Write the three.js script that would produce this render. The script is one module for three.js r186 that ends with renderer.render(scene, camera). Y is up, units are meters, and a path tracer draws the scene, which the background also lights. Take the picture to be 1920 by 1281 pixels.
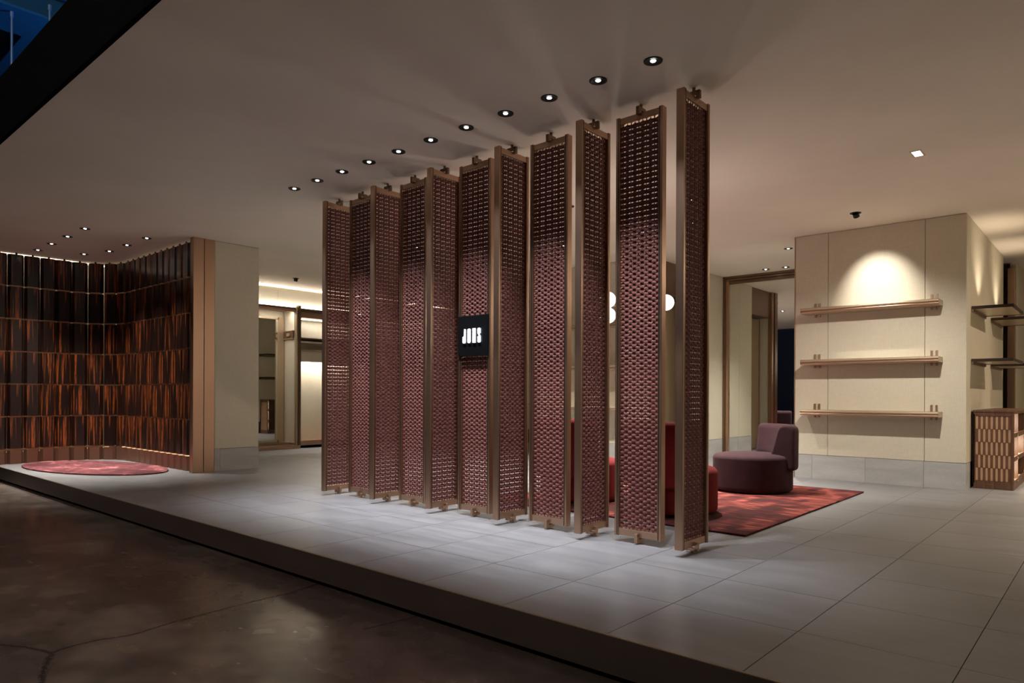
import * as THREE from 'three';
import { RoundedBoxGeometry } from 'three/addons/geometries/RoundedBoxGeometry.js';
import { mergeGeometries, mergeVertices, toCreasedNormals } from 'three/addons/utils/BufferGeometryUtils.js';
import { RectAreaLightUniformsLib } from 'three/addons/lights/RectAreaLightUniformsLib.js';

RectAreaLightUniformsLib.init();
const scene = new THREE.Scene();
scene.background = new THREE.Color(0x000000);

// ---------------------------------------------------------------- camera (shift lens, platform top is y = 0)
const EYE = new THREE.Vector3(0, 1.022, 0), FWD = new THREE.Vector3(-0.6606, 0, -0.7507).normalize();
const camera = new THREE.PerspectiveCamera(2 * Math.atan(640.5 / 1298) * 180 / Math.PI, 1920 / 1281, 0.05, 60);
camera.position.copy(EYE);
camera.lookAt(EYE.clone().add(FWD));
camera.rotateZ(0.0043);
camera.setViewOffset(1920, 1281, 0, -99.6, 1920, 1281);
camera.updateMatrixWorld(true);

const renderer = new THREE.WebGLRenderer({ antialias: true });
renderer.toneMapping = THREE.LinearToneMapping;
renderer.toneMappingExposure = 1.1;
renderer.shadowMap.enabled = true;
renderer.shadowMap.type = THREE.PCFSoftShadowMap;

// ---------------------------------------------------------------- light levels
const COOL = 0xf4f6ff, NEUTRAL = 0xfff8ee, WARM = 0xffecd2;
const POWER = { row: 11.5, alcove: 14, lounge: 34, side: 26, washer: 8, led: 4, cove: 40, shelfUp: 1.7, hall: 58 };

function spot(parent, from, to, intensity, angle, penumbra, color, size = 1) {
  const l = new THREE.SpotLight(color, intensity, 0, angle, penumbra, 2);
  l.position.set(...from); l.target.position.set(...to);
  l.castShadow = true; l.shadow.mapSize.set(1024, 1024); l.shadow.radius = size; l.shadow.bias = -0.0005;
  parent.add(l); parent.add(l.target);
  return l;
}
function point(parent, at, intensity, color, size = 2) {
  const l = new THREE.PointLight(color, intensity, 0, 2);
  l.position.set(...at); l.castShadow = true; l.shadow.radius = size; parent.add(l); return l;
}
function area(parent, at, dir, w, h, intensity, color, along = [0, 0, 1]) {   // h runs along the given axis, the face looks along dir
  const l = new THREE.RectAreaLight(color, intensity, w, h);
  const z = new THREE.Vector3(...dir).normalize().negate(), y = new THREE.Vector3(...along), x = new THREE.Vector3().crossVectors(y, z).normalize();
  y.crossVectors(z, x).normalize();
  l.quaternion.setFromRotationMatrix(new THREE.Matrix4().makeBasis(x, y, z)); l.position.set(...at); parent.add(l); return l;
}

// ---------------------------------------------------------------- helpers
let seed = 20240611;
const rnd = () => { seed = (seed * 1664525 + 1013904223) >>> 0; return seed / 4294967296; };
const taken = {};
function numbered(name) {
  const n = taken[name] = (taken[name] ?? -1) + 1;
  return n ? `${name}_${String(n).padStart(3, '0')}` : name;
}
function uvm(g, s = 1, ou = 0, ov = 0) {            // uv in metres, chosen by the way each face points
  g = g.index ? g.toNonIndexed() : g;
  const p = g.attributes.position, n = g.attributes.normal, uv = new Float32Array(p.count * 2);
  for (let i = 0; i < p.count; i += 3) {
    let ax = 0, ay = 0, az = 0;
    for (let k = 0; k < 3; k++) { ax += Math.abs(n.getX(i + k)); ay += Math.abs(n.getY(i + k)); az += Math.abs(n.getZ(i + k)); }
    for (let k = 0; k < 3; k++) {
      const x = p.getX(i + k), y = p.getY(i + k), z = p.getZ(i + k);
      let u, v;
      if (ay >= ax && ay >= az) { u = x; v = z; } else if (ax >= az) { u = z; v = y; } else { u = x; v = y; }
      uv[2 * (i + k)] = u * s + ou; uv[2 * (i + k) + 1] = v * s + ov;
    }
  }
  g.setAttribute('uv', new THREE.BufferAttribute(uv, 2));
  return g;
}
function bx(x0, x1, y0, y1, z0, z1, r = 0) {          // a box from its bounds, r = rounded edge
  const w = Math.abs(x1 - x0), h = Math.abs(y1 - y0), d = Math.abs(z1 - z0);
  const g = r > 0 ? new RoundedBoxGeometry(w, h, d, 2, Math.min(r, w / 2.01, h / 2.01, d / 2.01)) : new THREE.BoxGeometry(w, h, d);
  g.translate((x0 + x1) / 2, (y0 + y1) / 2, (z0 + z1) / 2);
  return g;
}
function cyl(r, y0, y1, x, z, seg = 20, r2 = r) { const g = new THREE.CylinderGeometry(r2, r, y1 - y0, seg); g.translate(x, (y0 + y1) / 2, z); return g; }
function join(list) { return mergeGeometries(list.map(g => { const n = g.index ? g.toNonIndexed() : g.clone(); for (const k of Object.keys(n.attributes)) if (!['position', 'normal', 'uv'].includes(k)) n.deleteAttribute(k); return n; })); }
function mesh(name, geos, mat, parent, opt = {}) {
  let g = Array.isArray(geos) ? (geos.length > 1 ? join(geos) : geos[0]) : geos;
  if (!opt.keepUv) g = uvm(g, 1, opt.ou || 0, opt.ov || 0);
  const m = new THREE.Mesh(g, mat);
  m.name = (parent && parent !== scene) ? name : numbered(name);
  m.castShadow = m.receiveShadow = true;
  (parent || scene).add(m);
  return m;
}
function inst(name, geo, mat, parent, pos, ry = 0) {  // one more mesh on a shared geometry
  const m = new THREE.Mesh(geo, mat); m.name = name; m.castShadow = m.receiveShadow = true;
  m.position.set(...pos); m.rotation.y = ry; parent.add(m); return m;
}
function tag(o, label, category, group) { o.userData.label = label; o.userData.category = category; if (group) o.userData.group = group; return o; }
function thing(name, label, category, pos = [0, 0, 0], ry = 0, group) {
  const o = new THREE.Group(); o.name = numbered(name); o.position.set(...pos); o.rotation.y = ry; scene.add(o);
  return tag(o, label, category, group);
}
function structure(name, label, category) { const o = new THREE.Group(); o.name = numbered(name); scene.add(o); o.userData.kind = 'structure'; return tag(o, label, category); }
function copyOf(root, pos, ry, label) {
  const c = root.clone(); c.name = numbered(root.userData.baseName); scene.add(c); c.position.set(...pos); c.rotation.y = ry;
  c.userData = { ...root.userData, label }; return c;
}

// ---------------------------------------------------------------- noise and textures
function lattice(n, s) { let q = s >>> 0; const a = new Float32Array(n * n); for (let i = 0; i < n * n; i++) { q = (q * 1664525 + 1013904223) >>> 0; a[i] = q / 4294967296; } return a; }
function noiseField(W, H, fx, fy, s) {                 // tileable value noise, fx by fy cells over the picture
  const out = new Float32Array(W * H), N = 256, L = lattice(N, s);
  for (let j = 0; j < H; j++) {
    const y = j / H * fy, y0 = Math.floor(y); let ty = y - y0; ty = ty * ty * (3 - 2 * ty);
    const r0 = (y0 % fy) % N, r1 = ((y0 + 1) % fy) % N;
    for (let i = 0; i < W; i++) {
      const x = i / W * fx, x0 = Math.floor(x); let tx = x - x0; tx = tx * tx * (3 - 2 * tx);
      const c0 = (x0 % fx) % N, c1 = ((x0 + 1) % fx) % N;
      const a = L[r0 * N + c0], b = L[r0 * N + c1], c = L[r1 * N + c0], d = L[r1 * N + c1];
      out[j * W + i] = (a + (b - a) * tx) * (1 - ty) + (c + (d - c) * tx) * ty;
    }
  }
  return out;
}
function fbm(W, H, layers) { const out = new Float32Array(W * H); let sum = 0; layers.forEach(([fx, fy, amp], k) => { const f = noiseField(W, H, fx, fy, 77 + k * 131 + fx * 7 + fy * 13); for (let i = 0; i < out.length; i++) out[i] += f[i] * amp; sum += amp; }); for (let i = 0; i < out.length; i++) out[i] /= sum; return out; }
const mix = (a, b, t) => a + (b - a) * t, clamp = (x, a = 0, b = 1) => Math.min(b, Math.max(a, x)), smooth = (a, b, x) => { const t = clamp((x - a) / (b - a)); return t * t * (3 - 2 * t); };
function tex(W, H, fn, metresU, metresV, color = true) {
  const d = new Uint8Array(W * H * 4);
  for (let j = 0; j < H; j++) for (let i = 0; i < W; i++) { const c = fn(i, j, j * W + i), k = (j * W + i) * 4; if (color) { d[k] = clamp(c[0], 0, 255); d[k + 1] = clamp(c[1], 0, 255); d[k + 2] = clamp(c[2], 0, 255); } else d[k] = d[k + 1] = d[k + 2] = clamp(c * 255, 0, 255); d[k + 3] = 255; }
  const t = new THREE.DataTexture(d, W, H, THREE.RGBAFormat);
  t.wrapS = t.wrapT = THREE.RepeatWrapping; t.magFilter = THREE.LinearFilter; t.minFilter = THREE.LinearMipmapLinearFilter; t.generateMipmaps = true;
  if (color) t.colorSpace = THREE.SRGBColorSpace;
  t.repeat.set(1 / metresU, 1 / metresV); t.needsUpdate = true;
  return t;
}
const lerp3 = (a, b, t) => [mix(a[0], b[0], t), mix(a[1], b[1], t), mix(a[2], b[2], t)];

const S = new THREE.MeshStandardMaterial().constructor, std = o => new S(o), phys = o => new THREE.MeshPhysicalMaterial(o);
const fine = fbm(512, 512, [[128, 128, 1], [256, 256, 1], [32, 32, 0.6]]);
const fineBump = tex(512, 512, (i, j, k) => fine[k], 0.5, 0.5, false);

// ebony veneer: dark brown with orange and black streaks that run upright
const ebonyA = fbm(512, 512, [[14, 2, 1], [40, 3, 1.1], [110, 5, 0.7]]), ebonyB = fbm(512, 512, [[9, 2, 1], [22, 4, 0.6]]), ebonyC = fbm(512, 512, [[220, 12, 1]]);
const ebonyMap = tex(512, 512, (i, j, k) => {
  const s = smooth(0.44, 0.62, ebonyA[k]) * smooth(0.34, 0.58, ebonyB[k]);
  let c = lerp3([36, 18, 13], [168, 86, 38], s);
  return lerp3(c, [15, 8, 7], smooth(0.55, 0.7, ebonyC[k]) * 0.55);
}, 0.62, 1.1);
const ebony = phys({ map: ebonyMap, roughness: 0.34, clearcoat: 0.55, clearcoatRoughness: 0.2 });

const brush = fbm(512, 512, [[200, 4, 1], [80, 2, 0.6], [256, 16, 0.5]]);
const brushRough = tex(512, 512, (i, j, k) => 0.27 + 0.16 * brush[k], 0.4, 0.8, false);
const bronze = std({ color: 0xb8977f, metalness: 0.92, roughness: 1, roughnessMap: brushRough });
const bronzeDark = std({ color: 0x806a56, metalness: 0.88, roughness: 1, roughnessMap: brushRough });
const copper = std({ color: 0xb27a58, metalness: 0.8, roughness: 0.4 });
const brassy = std({ color: 0xb8a488, metalness: 0.6, roughness: 0.4 });
const plinthBronze = std({ color: 0x86604e, metalness: 0.65, roughness: 0.45 });
const skirtMetal = std({ color: 0x4c413b, metalness: 0.3, roughness: 0.5 });
const blackMetal = std({ color: 0x14130f, metalness: 0.4, roughness: 0.45 });
const blackPaint = phys({ color: 0x020203, roughness: 1, specularIntensity: 0.1 });

const strapTone = fbm(256, 256, [[48, 48, 1], [128, 128, 0.7]]);
const strapMap = tex(256, 256, (i, j, k) => lerp3([110, 63, 58], [144, 91, 84], strapTone[k]), 0.3, 0.3);
const strapMat = phys({ map: strapMap, roughness: 0.62, sheen: 0.1, sheenColor: new THREE.Color(0xa88078), sheenRoughness: 0.5 });
const cordMat = std({ color: 0x7a4744, roughness: 0.6 });

const wallTone = fbm(512, 512, [[6, 6, 0.5], [256, 24, 1], [24, 256, 1]]);
const wallMap = tex(512, 512, (i, j, k) => { const t = 0.965 + 0.07 * wallTone[k]; return [208 * t, 199 * t, 178 * t]; }, 1.2, 1.2);
const wallFabric = std({ map: wallMap, roughness: 0.92, bumpMap: fineBump, bumpScale: 0.0004 });
const ceilTone = fbm(512, 512, [[8, 8, 1], [30, 30, 0.4]]);
const ceilMap = tex(512, 512, (i, j, k) => { const t = 0.975 + 0.05 * ceilTone[k]; return [226 * t, 215 * t, 200 * t]; }, 5, 5);
const ceilMat = std({ map: ceilMap, roughness: 0.95 });

const tileTone = fbm(512, 512, [[5, 40, 1], [3, 14, 0.8], [64, 200, 0.6], [8, 8, 0.7]]);
const tileMap = tex(512, 512, (i, j, k) => { const t = 0.88 + 0.24 * tileTone[k]; return [130 * t, 130 * t, 131 * t]; }, 1.6, 1.6);
const tileRough = tex(512, 512, (i, j, k) => 0.34 + 0.22 * tileTone[k], 1.6, 1.6, false);
const tileMat = std({ map: tileMap, roughness: 1, roughnessMap: tileRough });
const stoneMap = tex(512, 512, (i, j, k) => { const t = 0.9 + 0.2 * tileTone[k]; return [176 * t, 174 * t, 171 * t]; }, 1.6, 1.6);
const plinthStone = std({ map: stoneMap, roughness: 0.6 });
const grout = std({ color: 0x2a2724, roughness: 0.9 });

const walnutTone = fbm(256, 256, [[30, 3, 1], [90, 6, 0.7]]);
const walnutMap = tex(256, 256, (i, j, k) => lerp3([74, 48, 34], [120, 84, 60], walnutTone[k]), 0.5, 0.9);
const walnut = std({ map: walnutMap, roughness: 0.45 });
const walnutLight = std({ map: walnutMap, color: 0xffffff, roughness: 0.45 });
const inlayPale = std({ color: 0xb58f70, roughness: 0.5 }), inlayDark = std({ color: 0x6a452f, roughness: 0.5 });

const velvetTone = fbm(512, 512, [[16, 16, 1], [60, 60, 0.6], [200, 200, 0.5]]);
const velvet = (a, b) => tex(512, 512, (i, j, k) => lerp3(a, b, velvetTone[k]), 0.9, 0.9);
const plumVelvet = phys({ map: velvet([38, 13, 19], [58, 23, 31]), roughness: 0.95, sheen: 0.25, sheenRoughness: 0.4, sheenColor: new THREE.Color(0x8a4a58), bumpMap: fineBump, bumpScale: 0.0006 });
const redVelvet = phys({ map: velvet([104, 9, 14], [128, 16, 20]), roughness: 0.95, sheen: 0.3, sheenRoughness: 0.4, sheenColor: new THREE.Color(0xb83a3a), bumpMap: fineBump, bumpScale: 0.0006 });

const mirrorMat = std({ color: 0xe4e6e2, metalness: 1, roughness: 0.02 });
const glow = (c, k) => std({ color: 0xffffff, emissive: c, emissiveIntensity: k, roughness: 0.5 });
const lensGlow = glow(0xffffff, 9), ledGlow = glow(0xfff1dc, 5), ledWarm = glow(0xffe2b8, 6), ledFaint = glow(0xffd09a, 1.2), globeGlow = glow(0xfff4e6, 2.2), letterGlow = glow(0xf4f8ff, 1.6);

// ---------------------------------------------------------------- measures
const CEIL = 3.02, PITCH = 0.6, EDGE = -2.487, HALL = -0.2;
const ORD = ['first', 'second', 'third', 'fourth', 'fifth', 'sixth', 'seventh', 'eighth', 'ninth', 'tenth', 'eleventh'];
const viewM = new THREE.Matrix4().multiplyMatrices(camera.projectionMatrix, camera.matrixWorldInverse);
function seen(p, slack = 1.05) { const v = p.clone().applyMatrix4(viewM); const d = p.clone().sub(EYE).dot(FWD); return d > 0.3 && Math.abs(v.x) < slack && Math.abs(v.y) < slack ? d : 0; }

// ---------------------------------------------------------------- hall floor (polished dark concrete)
{
  const W = 2048, H = 1024, X0 = -14, Z0 = -6.5, MX = 16, MZ = 8;
  const A = fbm(W, H, [[10, 5, 1], [24, 14, 0.9], [60, 30, 0.7], [160, 90, 0.45]]), B = fbm(W, H, [[7, 9, 1], [30, 40, 0.5]]), C = fbm(W, H, [[120, 60, 1], [256, 200, 0.8]]);
  const crack = new Float32Array(W * H), pale = new Float32Array(W * H);
  const draw = (field, pts, r, wob, sd) => {
    let q = sd; const rr = () => { q = (q * 1664525 + 1013904223) >>> 0; return q / 4294967296 - 0.5; };
    for (let s = 0; s + 1 < pts.length; s++) {
      const [x0, z0] = pts[s], [x1, z1] = pts[s + 1], n = Math.ceil(Math.hypot(x1 - x0, z1 - z0) * 220);
      for (let t = 0; t <= n; t++) {
        const x = mix(x0, x1, t / n) + rr() * wob, z = mix(z0, z1, t / n) + rr() * wob;
        const ci = (x - X0) / MX * W, cj = (z - Z0) / MZ * H;
        for (let dj = -2; dj <= 2; dj++) for (let di = -2; di <= 2; di++) { const i = Math.round(ci + di), j = Math.round(cj + dj); if (i < 0 || j < 0 || i >= W || j >= H) continue; const d = Math.hypot(i - ci, j - cj); field[j * W + i] = Math.max(field[j * W + i], clamp(1.2 - d / r)); }
      }
    }
  };
  draw(crack, [[-4.2, -0.8], [-4.081, -0.884], [-3.944, -0.96], [-3.77, -1.02], [-3.8, -1.1], [-3.8, -1.215], [-3.75, -1.37], [-3.79, -1.543], [-3.81, -1.81], [-3.83, -2.07], [-3.82, -2.28], [-3.858, -2.45], [-3.9, -2.6]], 0.9, 0.012, 11);
  draw(crack, [[-3.77, -1.02], [-3.6, -0.947], [-3.405, -0.883], [-3.1, -0.6], [-2.6, -0.2]], 1.1, 0.016, 12);
  draw(crack, [[-2.95, -2.2], [-2.9, -2.6]], 0.8, 0.004, 14);
  draw(pale, [[-6.66, -0.2], [-6.65, -2.2], [-6.67, -2.8]], 1.1, 0.006, 13);
  const map = tex(W, H, (i, j, k) => {
    let t = smooth(0.22, 0.8, A[k]) * 0.75 + 0.25 * C[k];
    let c = lerp3([68, 60, 56], [136, 124, 115], t);
    c = lerp3(c, [76, 64, 58], smooth(0.45, 0.7, B[k]) * 0.7);
    c = lerp3(c, [128, 110, 92], smooth(0.63, 0.8, C[k]) * smooth(0.45, 0.65, A[k]) * 0.5);
    c = lerp3(c, [150, 128, 104], pale[k] * (0.3 + 0.5 * C[k]));
    return lerp3(c, [12, 9, 8], crack[k] * 0.9);
  }, 16, 8);
  const rough = tex(W, H, (i, j, k) => 0.11 + 0.13 * B[k] + 0.12 * C[k] + 0.3 * crack[k], 16, 8, false);
  const bump = tex(W, H, (i, j, k) => clamp(0.55 + 0.3 * (C[k] - 0.5) + 0.3 * (A[k] - 0.5) - 0.5 * crack[k]), 16, 8, false);
  for (const t of [map, rough, bump]) t.offset.set(-X0 / 16, -Z0 / 8);
  const mat = std({ map, roughness: 1, roughnessMap: rough, bumpMap: bump, bumpScale: 0.0018 });
  const f = structure('floor_hall', 'dark polished cracked concrete floor in front of the platform', 'floor');
  mesh('slab', bx(-18, 8, HALL - 0.2, HALL, -16, 10), mat, f);
}
// ---------------------------------------------------------------- raised platform with stone tiles
{
  const f = structure('floor', 'raised platform floor of square pale grey stone tiles', 'floor');
  mesh('screed', bx(-13.4, 3.6, HALL + 0.035, -0.02, EDGE - 0.03, -14.6), grout, f);
  mesh('recessed_kick', bx(-13.2, 3.5, HALL, HALL + 0.04, EDGE - 0.14, -14.5), blackPaint, f);
  const xs = []; for (let c = -6; c <= 21; c++) xs.push(-0.449 - PITCH * c);
  const zs = [EDGE - 0.008]; for (let r = 0; r < 20; r++) zs.push(-3.075 - PITCH * r);
  const tiles = [], done = new Set();
  for (let c = 0; c + 1 < xs.length; c++) for (let r = 0; r + 1 < zs.length; r++) {
    if (done.has(c + '_' + r)) continue;
    let n = 1;
    if ((c === 7 && (r === 2 || r === 5)) || (r > 0 && (c * 7 + r * 3) % 11 === 0)) { n = 2; done.add(c + '_' + (r + 1)); }
    if (r + n >= zs.length) n = 1;
    const x1 = xs[c], x0 = xs[c + 1], z1 = zs[r], z0 = zs[r + n], mid = new THREE.Vector3((x0 + x1) / 2, 0, (z0 + z1) / 2);
    let d = 0; for (const q of [mid, new THREE.Vector3(x0, 0, z0), new THREE.Vector3(x1, 0, z1), new THREE.Vector3(x0, 0, z1), new THREE.Vector3(x1, 0, z0)]) d = Math.max(d, seen(q, 1) ? 1 / seen(q, 1) : 0);
    tiles.push({ x0, x1, z0, z1, d });
  }
  tiles.sort((a, b) => b.d - a.d);
  const cache = {}, rest = [];
  tiles.forEach((t, i) => {
    const w = t.x1 - t.x0 - 0.0035, l = t.z1 - t.z0 - 0.0035;
    if (i < 290) {
      const v = i % 5, key = w.toFixed(3) + l.toFixed(3) + v;
      cache[key] ??= uvm(bx(-w / 2, w / 2, -0.02, 0, -l / 2, l / 2), 1, v * 0.37, v * 0.71);
      inst('tile', cache[key], tileMat, f, [(t.x0 + t.x1) / 2, 0, (t.z0 + t.z1) / 2]);
    } else rest.push(bx(t.x0 + 0.0017, t.x1 - 0.0017, -0.02, 0, t.z0 + 0.0017, t.z1 - 0.0017));
  });
  const m = mesh('distant_tiles', rest, tileMat, f); m.userData.kind = 'stuff';
  const t1 = structure('trim_1', 'dark metal skirt along the front edge of the platform', 'trim');
  mesh('skirt', bx(-13.4, 3.6, -0.165, -0.004, EDGE - 0.03, EDGE), skirtMetal, t1);
  mesh('edge_strip', bx(-13.4, 3.6, -0.004, 0.0005, EDGE - 0.006, EDGE), brassy, t1);
}
// ---------------------------------------------------------------- canopy ceiling with black front edge
{
  const c = structure('ceiling', 'smooth taupe showroom ceiling', 'ceiling');
  mesh('ceiling_slab', bx(-13.4, 4.2, CEIL, CEIL + 0.1, -14.7, -1.46), ceilMat, c);
  const t = structure('trim_2', 'black fascia along the front edge of the showroom ceiling', 'trim');
  mesh('fascia', bx(-13.5, 4.2, CEIL, CEIL + 0.5, -1.46, -1.43), blackPaint, t);
}
// ---------------------------------------------------------------- walls
const PLINTH = 0.295;
function panelWallZ(o, x, z, y0, y1, mat, thick = 0.02) { for (let i = 0; i + 1 < x.length; i++) mesh('wall_panel', bx(x[i] + 0.0025, x[i + 1] - 0.0025, y0, y1, z - thick, z, 0.002), mat, o, { ou: i * 0.3 }); }
function panelWallX(o, z, x, y0, y1, mat, thick = 0.02, dir = 1) { for (let i = 0; i + 1 < z.length; i++) mesh('wall_panel', bx(x - thick * dir, x, y0, y1, Math.min(z[i], z[i + 1]) + 0.0025, Math.max(z[i], z[i + 1]) - 0.0025, 0.002), mat, o, { ou: i * 0.3 }); }
function plinthZ(o, x, z) { for (let i = 0; i + 1 < x.length; i++) mesh('stone_slab', bx(x[i] + 0.0015, x[i + 1] - 0.0015, 0, PLINTH - 0.004, z - 0.02, z), plinthStone, o, { ou: i * 0.4 }); }
function plinthX(o, z, x, dir = 1) { for (let i = 0; i + 1 < z.length; i++) mesh('stone_slab', bx(x - 0.02 * dir, x, 0, PLINTH - 0.004, Math.min(z[i], z[i + 1]) + 0.0015, Math.max(z[i], z[i + 1]) - 0.0015), plinthStone, o, { ou: i * 0.4 }); }
const core = std({ color: 0x4a4034, roughness: 0.9 });
{ // right block: front wall with shelves, side wall with cabinet
  const w = structure('wall_block_right', 'beige panelled wall block that carries the bronze shelves on the right', 'wall');
  mesh('core', bx(-3.07, -1.285, 0, CEIL, -12.0, -8.93), core, w);
  panelWallZ(w, [-3.09, -2.695, -1.66, -1.265], -8.91, PLINTH, CEIL - 0.004, wallFabric);
  panelWallX(w, [-8.911, -9.19, -12.02], -1.265, PLINTH, CEIL - 0.004, wallFabric);
  mesh('wall_panel', bx(-3.09, -3.07, 0, CEIL, -12.0, -8.92), wallFabric, w);
  mesh('edge_strip', bx(-3.098, -3.088, 0, CEIL, -8.93, -8.905), bronze, w);
  const b = structure('baseboard_right', 'grey stone slabs along the foot of the right shelf wall', 'baseboard');
  plinthZ(b, [-3.088, -2.88, -2.272, -1.667, -1.266], -8.909); plinthX(b, [-8.91, -9.2], -1.264);
}
{ // left block in the depth, mirrored copy of the arrangement
  const w = structure('wall_block_left', 'beige panelled wall block behind the woven panels', 'wall');
  mesh('core', bx(-7.18, -5.5, 0, CEIL, -11.1, -8.82), core, w);
  mesh('wall_panel', bx(-5.5, -5.1, 0, CEIL, -9.0, -8.82), wallFabric, w);
  panelWallZ(w, [-7.2, -6.2, -5.1], -8.8, PLINTH, CEIL - 0.004, wallFabric);
  panelWallX(w, [-8.8, -8.95, -11.1], -7.2, PLINTH, CEIL - 0.004, wallFabric, 0.02, -1);
  panelWallX(w, [-10.0, -10.55, -11.18], -5.06, PLINTH, CEIL - 0.004, wallFabric);
  mesh('core', bx(-5.5, -5.08, 0, CEIL, -11.2, -10.0), core, w);
  const b = structure('baseboard_left', 'grey stone slabs along the foot of the far left wall block', 'baseboard');
  plinthZ(b, [-7.2, -6.6, -6.0, -5.4, -5.1], -8.798); plinthX(b, [-8.8, -9.06], -7.202, -1); plinthX(b, [-10.0, -10.6, -11.18], -5.058);
  const t = structure('trim_3', 'bronze corner pilaster at the far doorway', 'trim');
  mesh('pilaster', bx(-5.1, -5.04, 0, CEIL, -8.92, -8.79, 0.003), bronzeDark, t); mesh('pilaster', bx(-5.14, -5.06, 0, CEIL, -9.02, -8.925, 0.003), bronze, t);
  const d = structure('door_1', 'bronze door leaf under a bronze lintel in the far recess', 'door');
  mesh('lintel', bx(-5.5, -5.1, 2.52, CEIL, -9.98, -9.02), bronzeDark, d);
  mesh('door_leaf', bx(-5.34, -5.3, 0.01, 2.5, -9.97, -9.05, 0.003), brassy, d);
  mesh('door_edge', bx(-5.3, -5.285, 0.01, 2.5, -9.07, -9.05), bronze, d);
}
{ // wall at the back, right end and left end
  const b = structure('wall_back', 'beige wall closing the far end of the showroom', 'wall');
  panelWallZ(b, [-11.9, -10.9, -9.7, -8.5, -7.2], -11.2, PLINTH, CEIL - 0.004, wallFabric); mesh('core', bx(-12, -3.0, 0, CEIL, -11.34, -11.22), core, b);
  panelWallZ(b, [-3.0, -2.0, -1.2], -14.55, 0, CEIL, wallFabric); panelWallZ(b, [-1.2, 0.6, 2.4, 4.1], -14.55, 0, CEIL, wallFabric); mesh('core', bx(-13.4, 4.2, 0, CEIL, -14.7, -14.6), core, b);
  panelWallX(b, [-12.72, -14.5], -1.18, 0, CEIL, wallFabric, 0.08);
  const t = structure('trim_4', 'bronze pilaster past the far end of the shelf side wall', 'trim');
  mesh('pilaster', bx(-1.275, -1.18, 0, 2.93, -12.7, -12.6, 0.003), bronze, t);
  const r = structure('wall_right', 'plain beige end wall of the showroom', 'wall');
  panelWallX(r, [-2.6, -5.5, -8.5, -11.5, -14.5], 3.6, 0, CEIL, wallFabric, 0.04, -1); mesh('core', bx(3.64, 3.8, 0, CEIL, -14.6, -2.6), core, r);
}
{ // alcove block beside the ebony screen
  const w = structure('wall_alcove', 'beige wall block with double bronze corner beside the ebony screen', 'wall');
  mesh('core', bx(-13.3, -8.93, 0, CEIL, -4.82, -4.32), core, w);
  mesh('core', bx(-13.3, -12.18, 0, CEIL, -4.32, -2.6), core, w);
  mesh('backing_panel', bx(-12.18, -12.16, 0, CEIL, -4.3, -2.5), wallFabric, w); mesh('backing_panel', bx(-12.16, -8.95, 0, CEIL, -4.32, -4.3), wallFabric, w);
  mesh('wall_panel', bx(-8.93, -8.9, PLINTH, CEIL - 0.004, -4.84, -4.225, 0.002), wallFabric, w);
  mesh('wall_panel', bx(-13.3, -8.93, 0, CEIL, -4.84, -4.82), wallFabric, w);
  const t = structure('trim_5', 'two tall bronze corner boards beside the ebony screen', 'trim');
  mesh('corner_board', bx(-8.96, -8.89, 0, CEIL, -4.078, -3.94, 0.003), bronze, t); mesh('corner_board', bx(-8.96, -8.89, 0, CEIL, -4.22, -4.084, 0.003), bronze, t);
  mesh('return_board', bx(-8.99, -8.96, 0, CEIL, -4.3, -3.945), bronzeDark, t);
  const b = structure('baseboard_alcove', 'grey stone slabs at the foot of the alcove block', 'baseboard');
  plinthX(b, [-4.222, -4.3, -4.84], -8.888);
}
{ // niche wall above and beside the wardrobe
  const w = structure('wall_left', 'beige panelled wall above the lit wardrobe', 'wall');
  panelWallX(w, [-4.84, -5.5, -6.74, -7.9, -9.1, -10.3, -11.2], -11.7, 2.62, 2.965, wallFabric, 0.025);
  mesh('core', bx(-12.4, -12.02, 0, CEIL, -11.2, -4.84), core, w);
  panelWallX(w, [-4.84, -8.0, -11.2], -12.0, 0, 2.99, wallFabric, 0.02);
}
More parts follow.
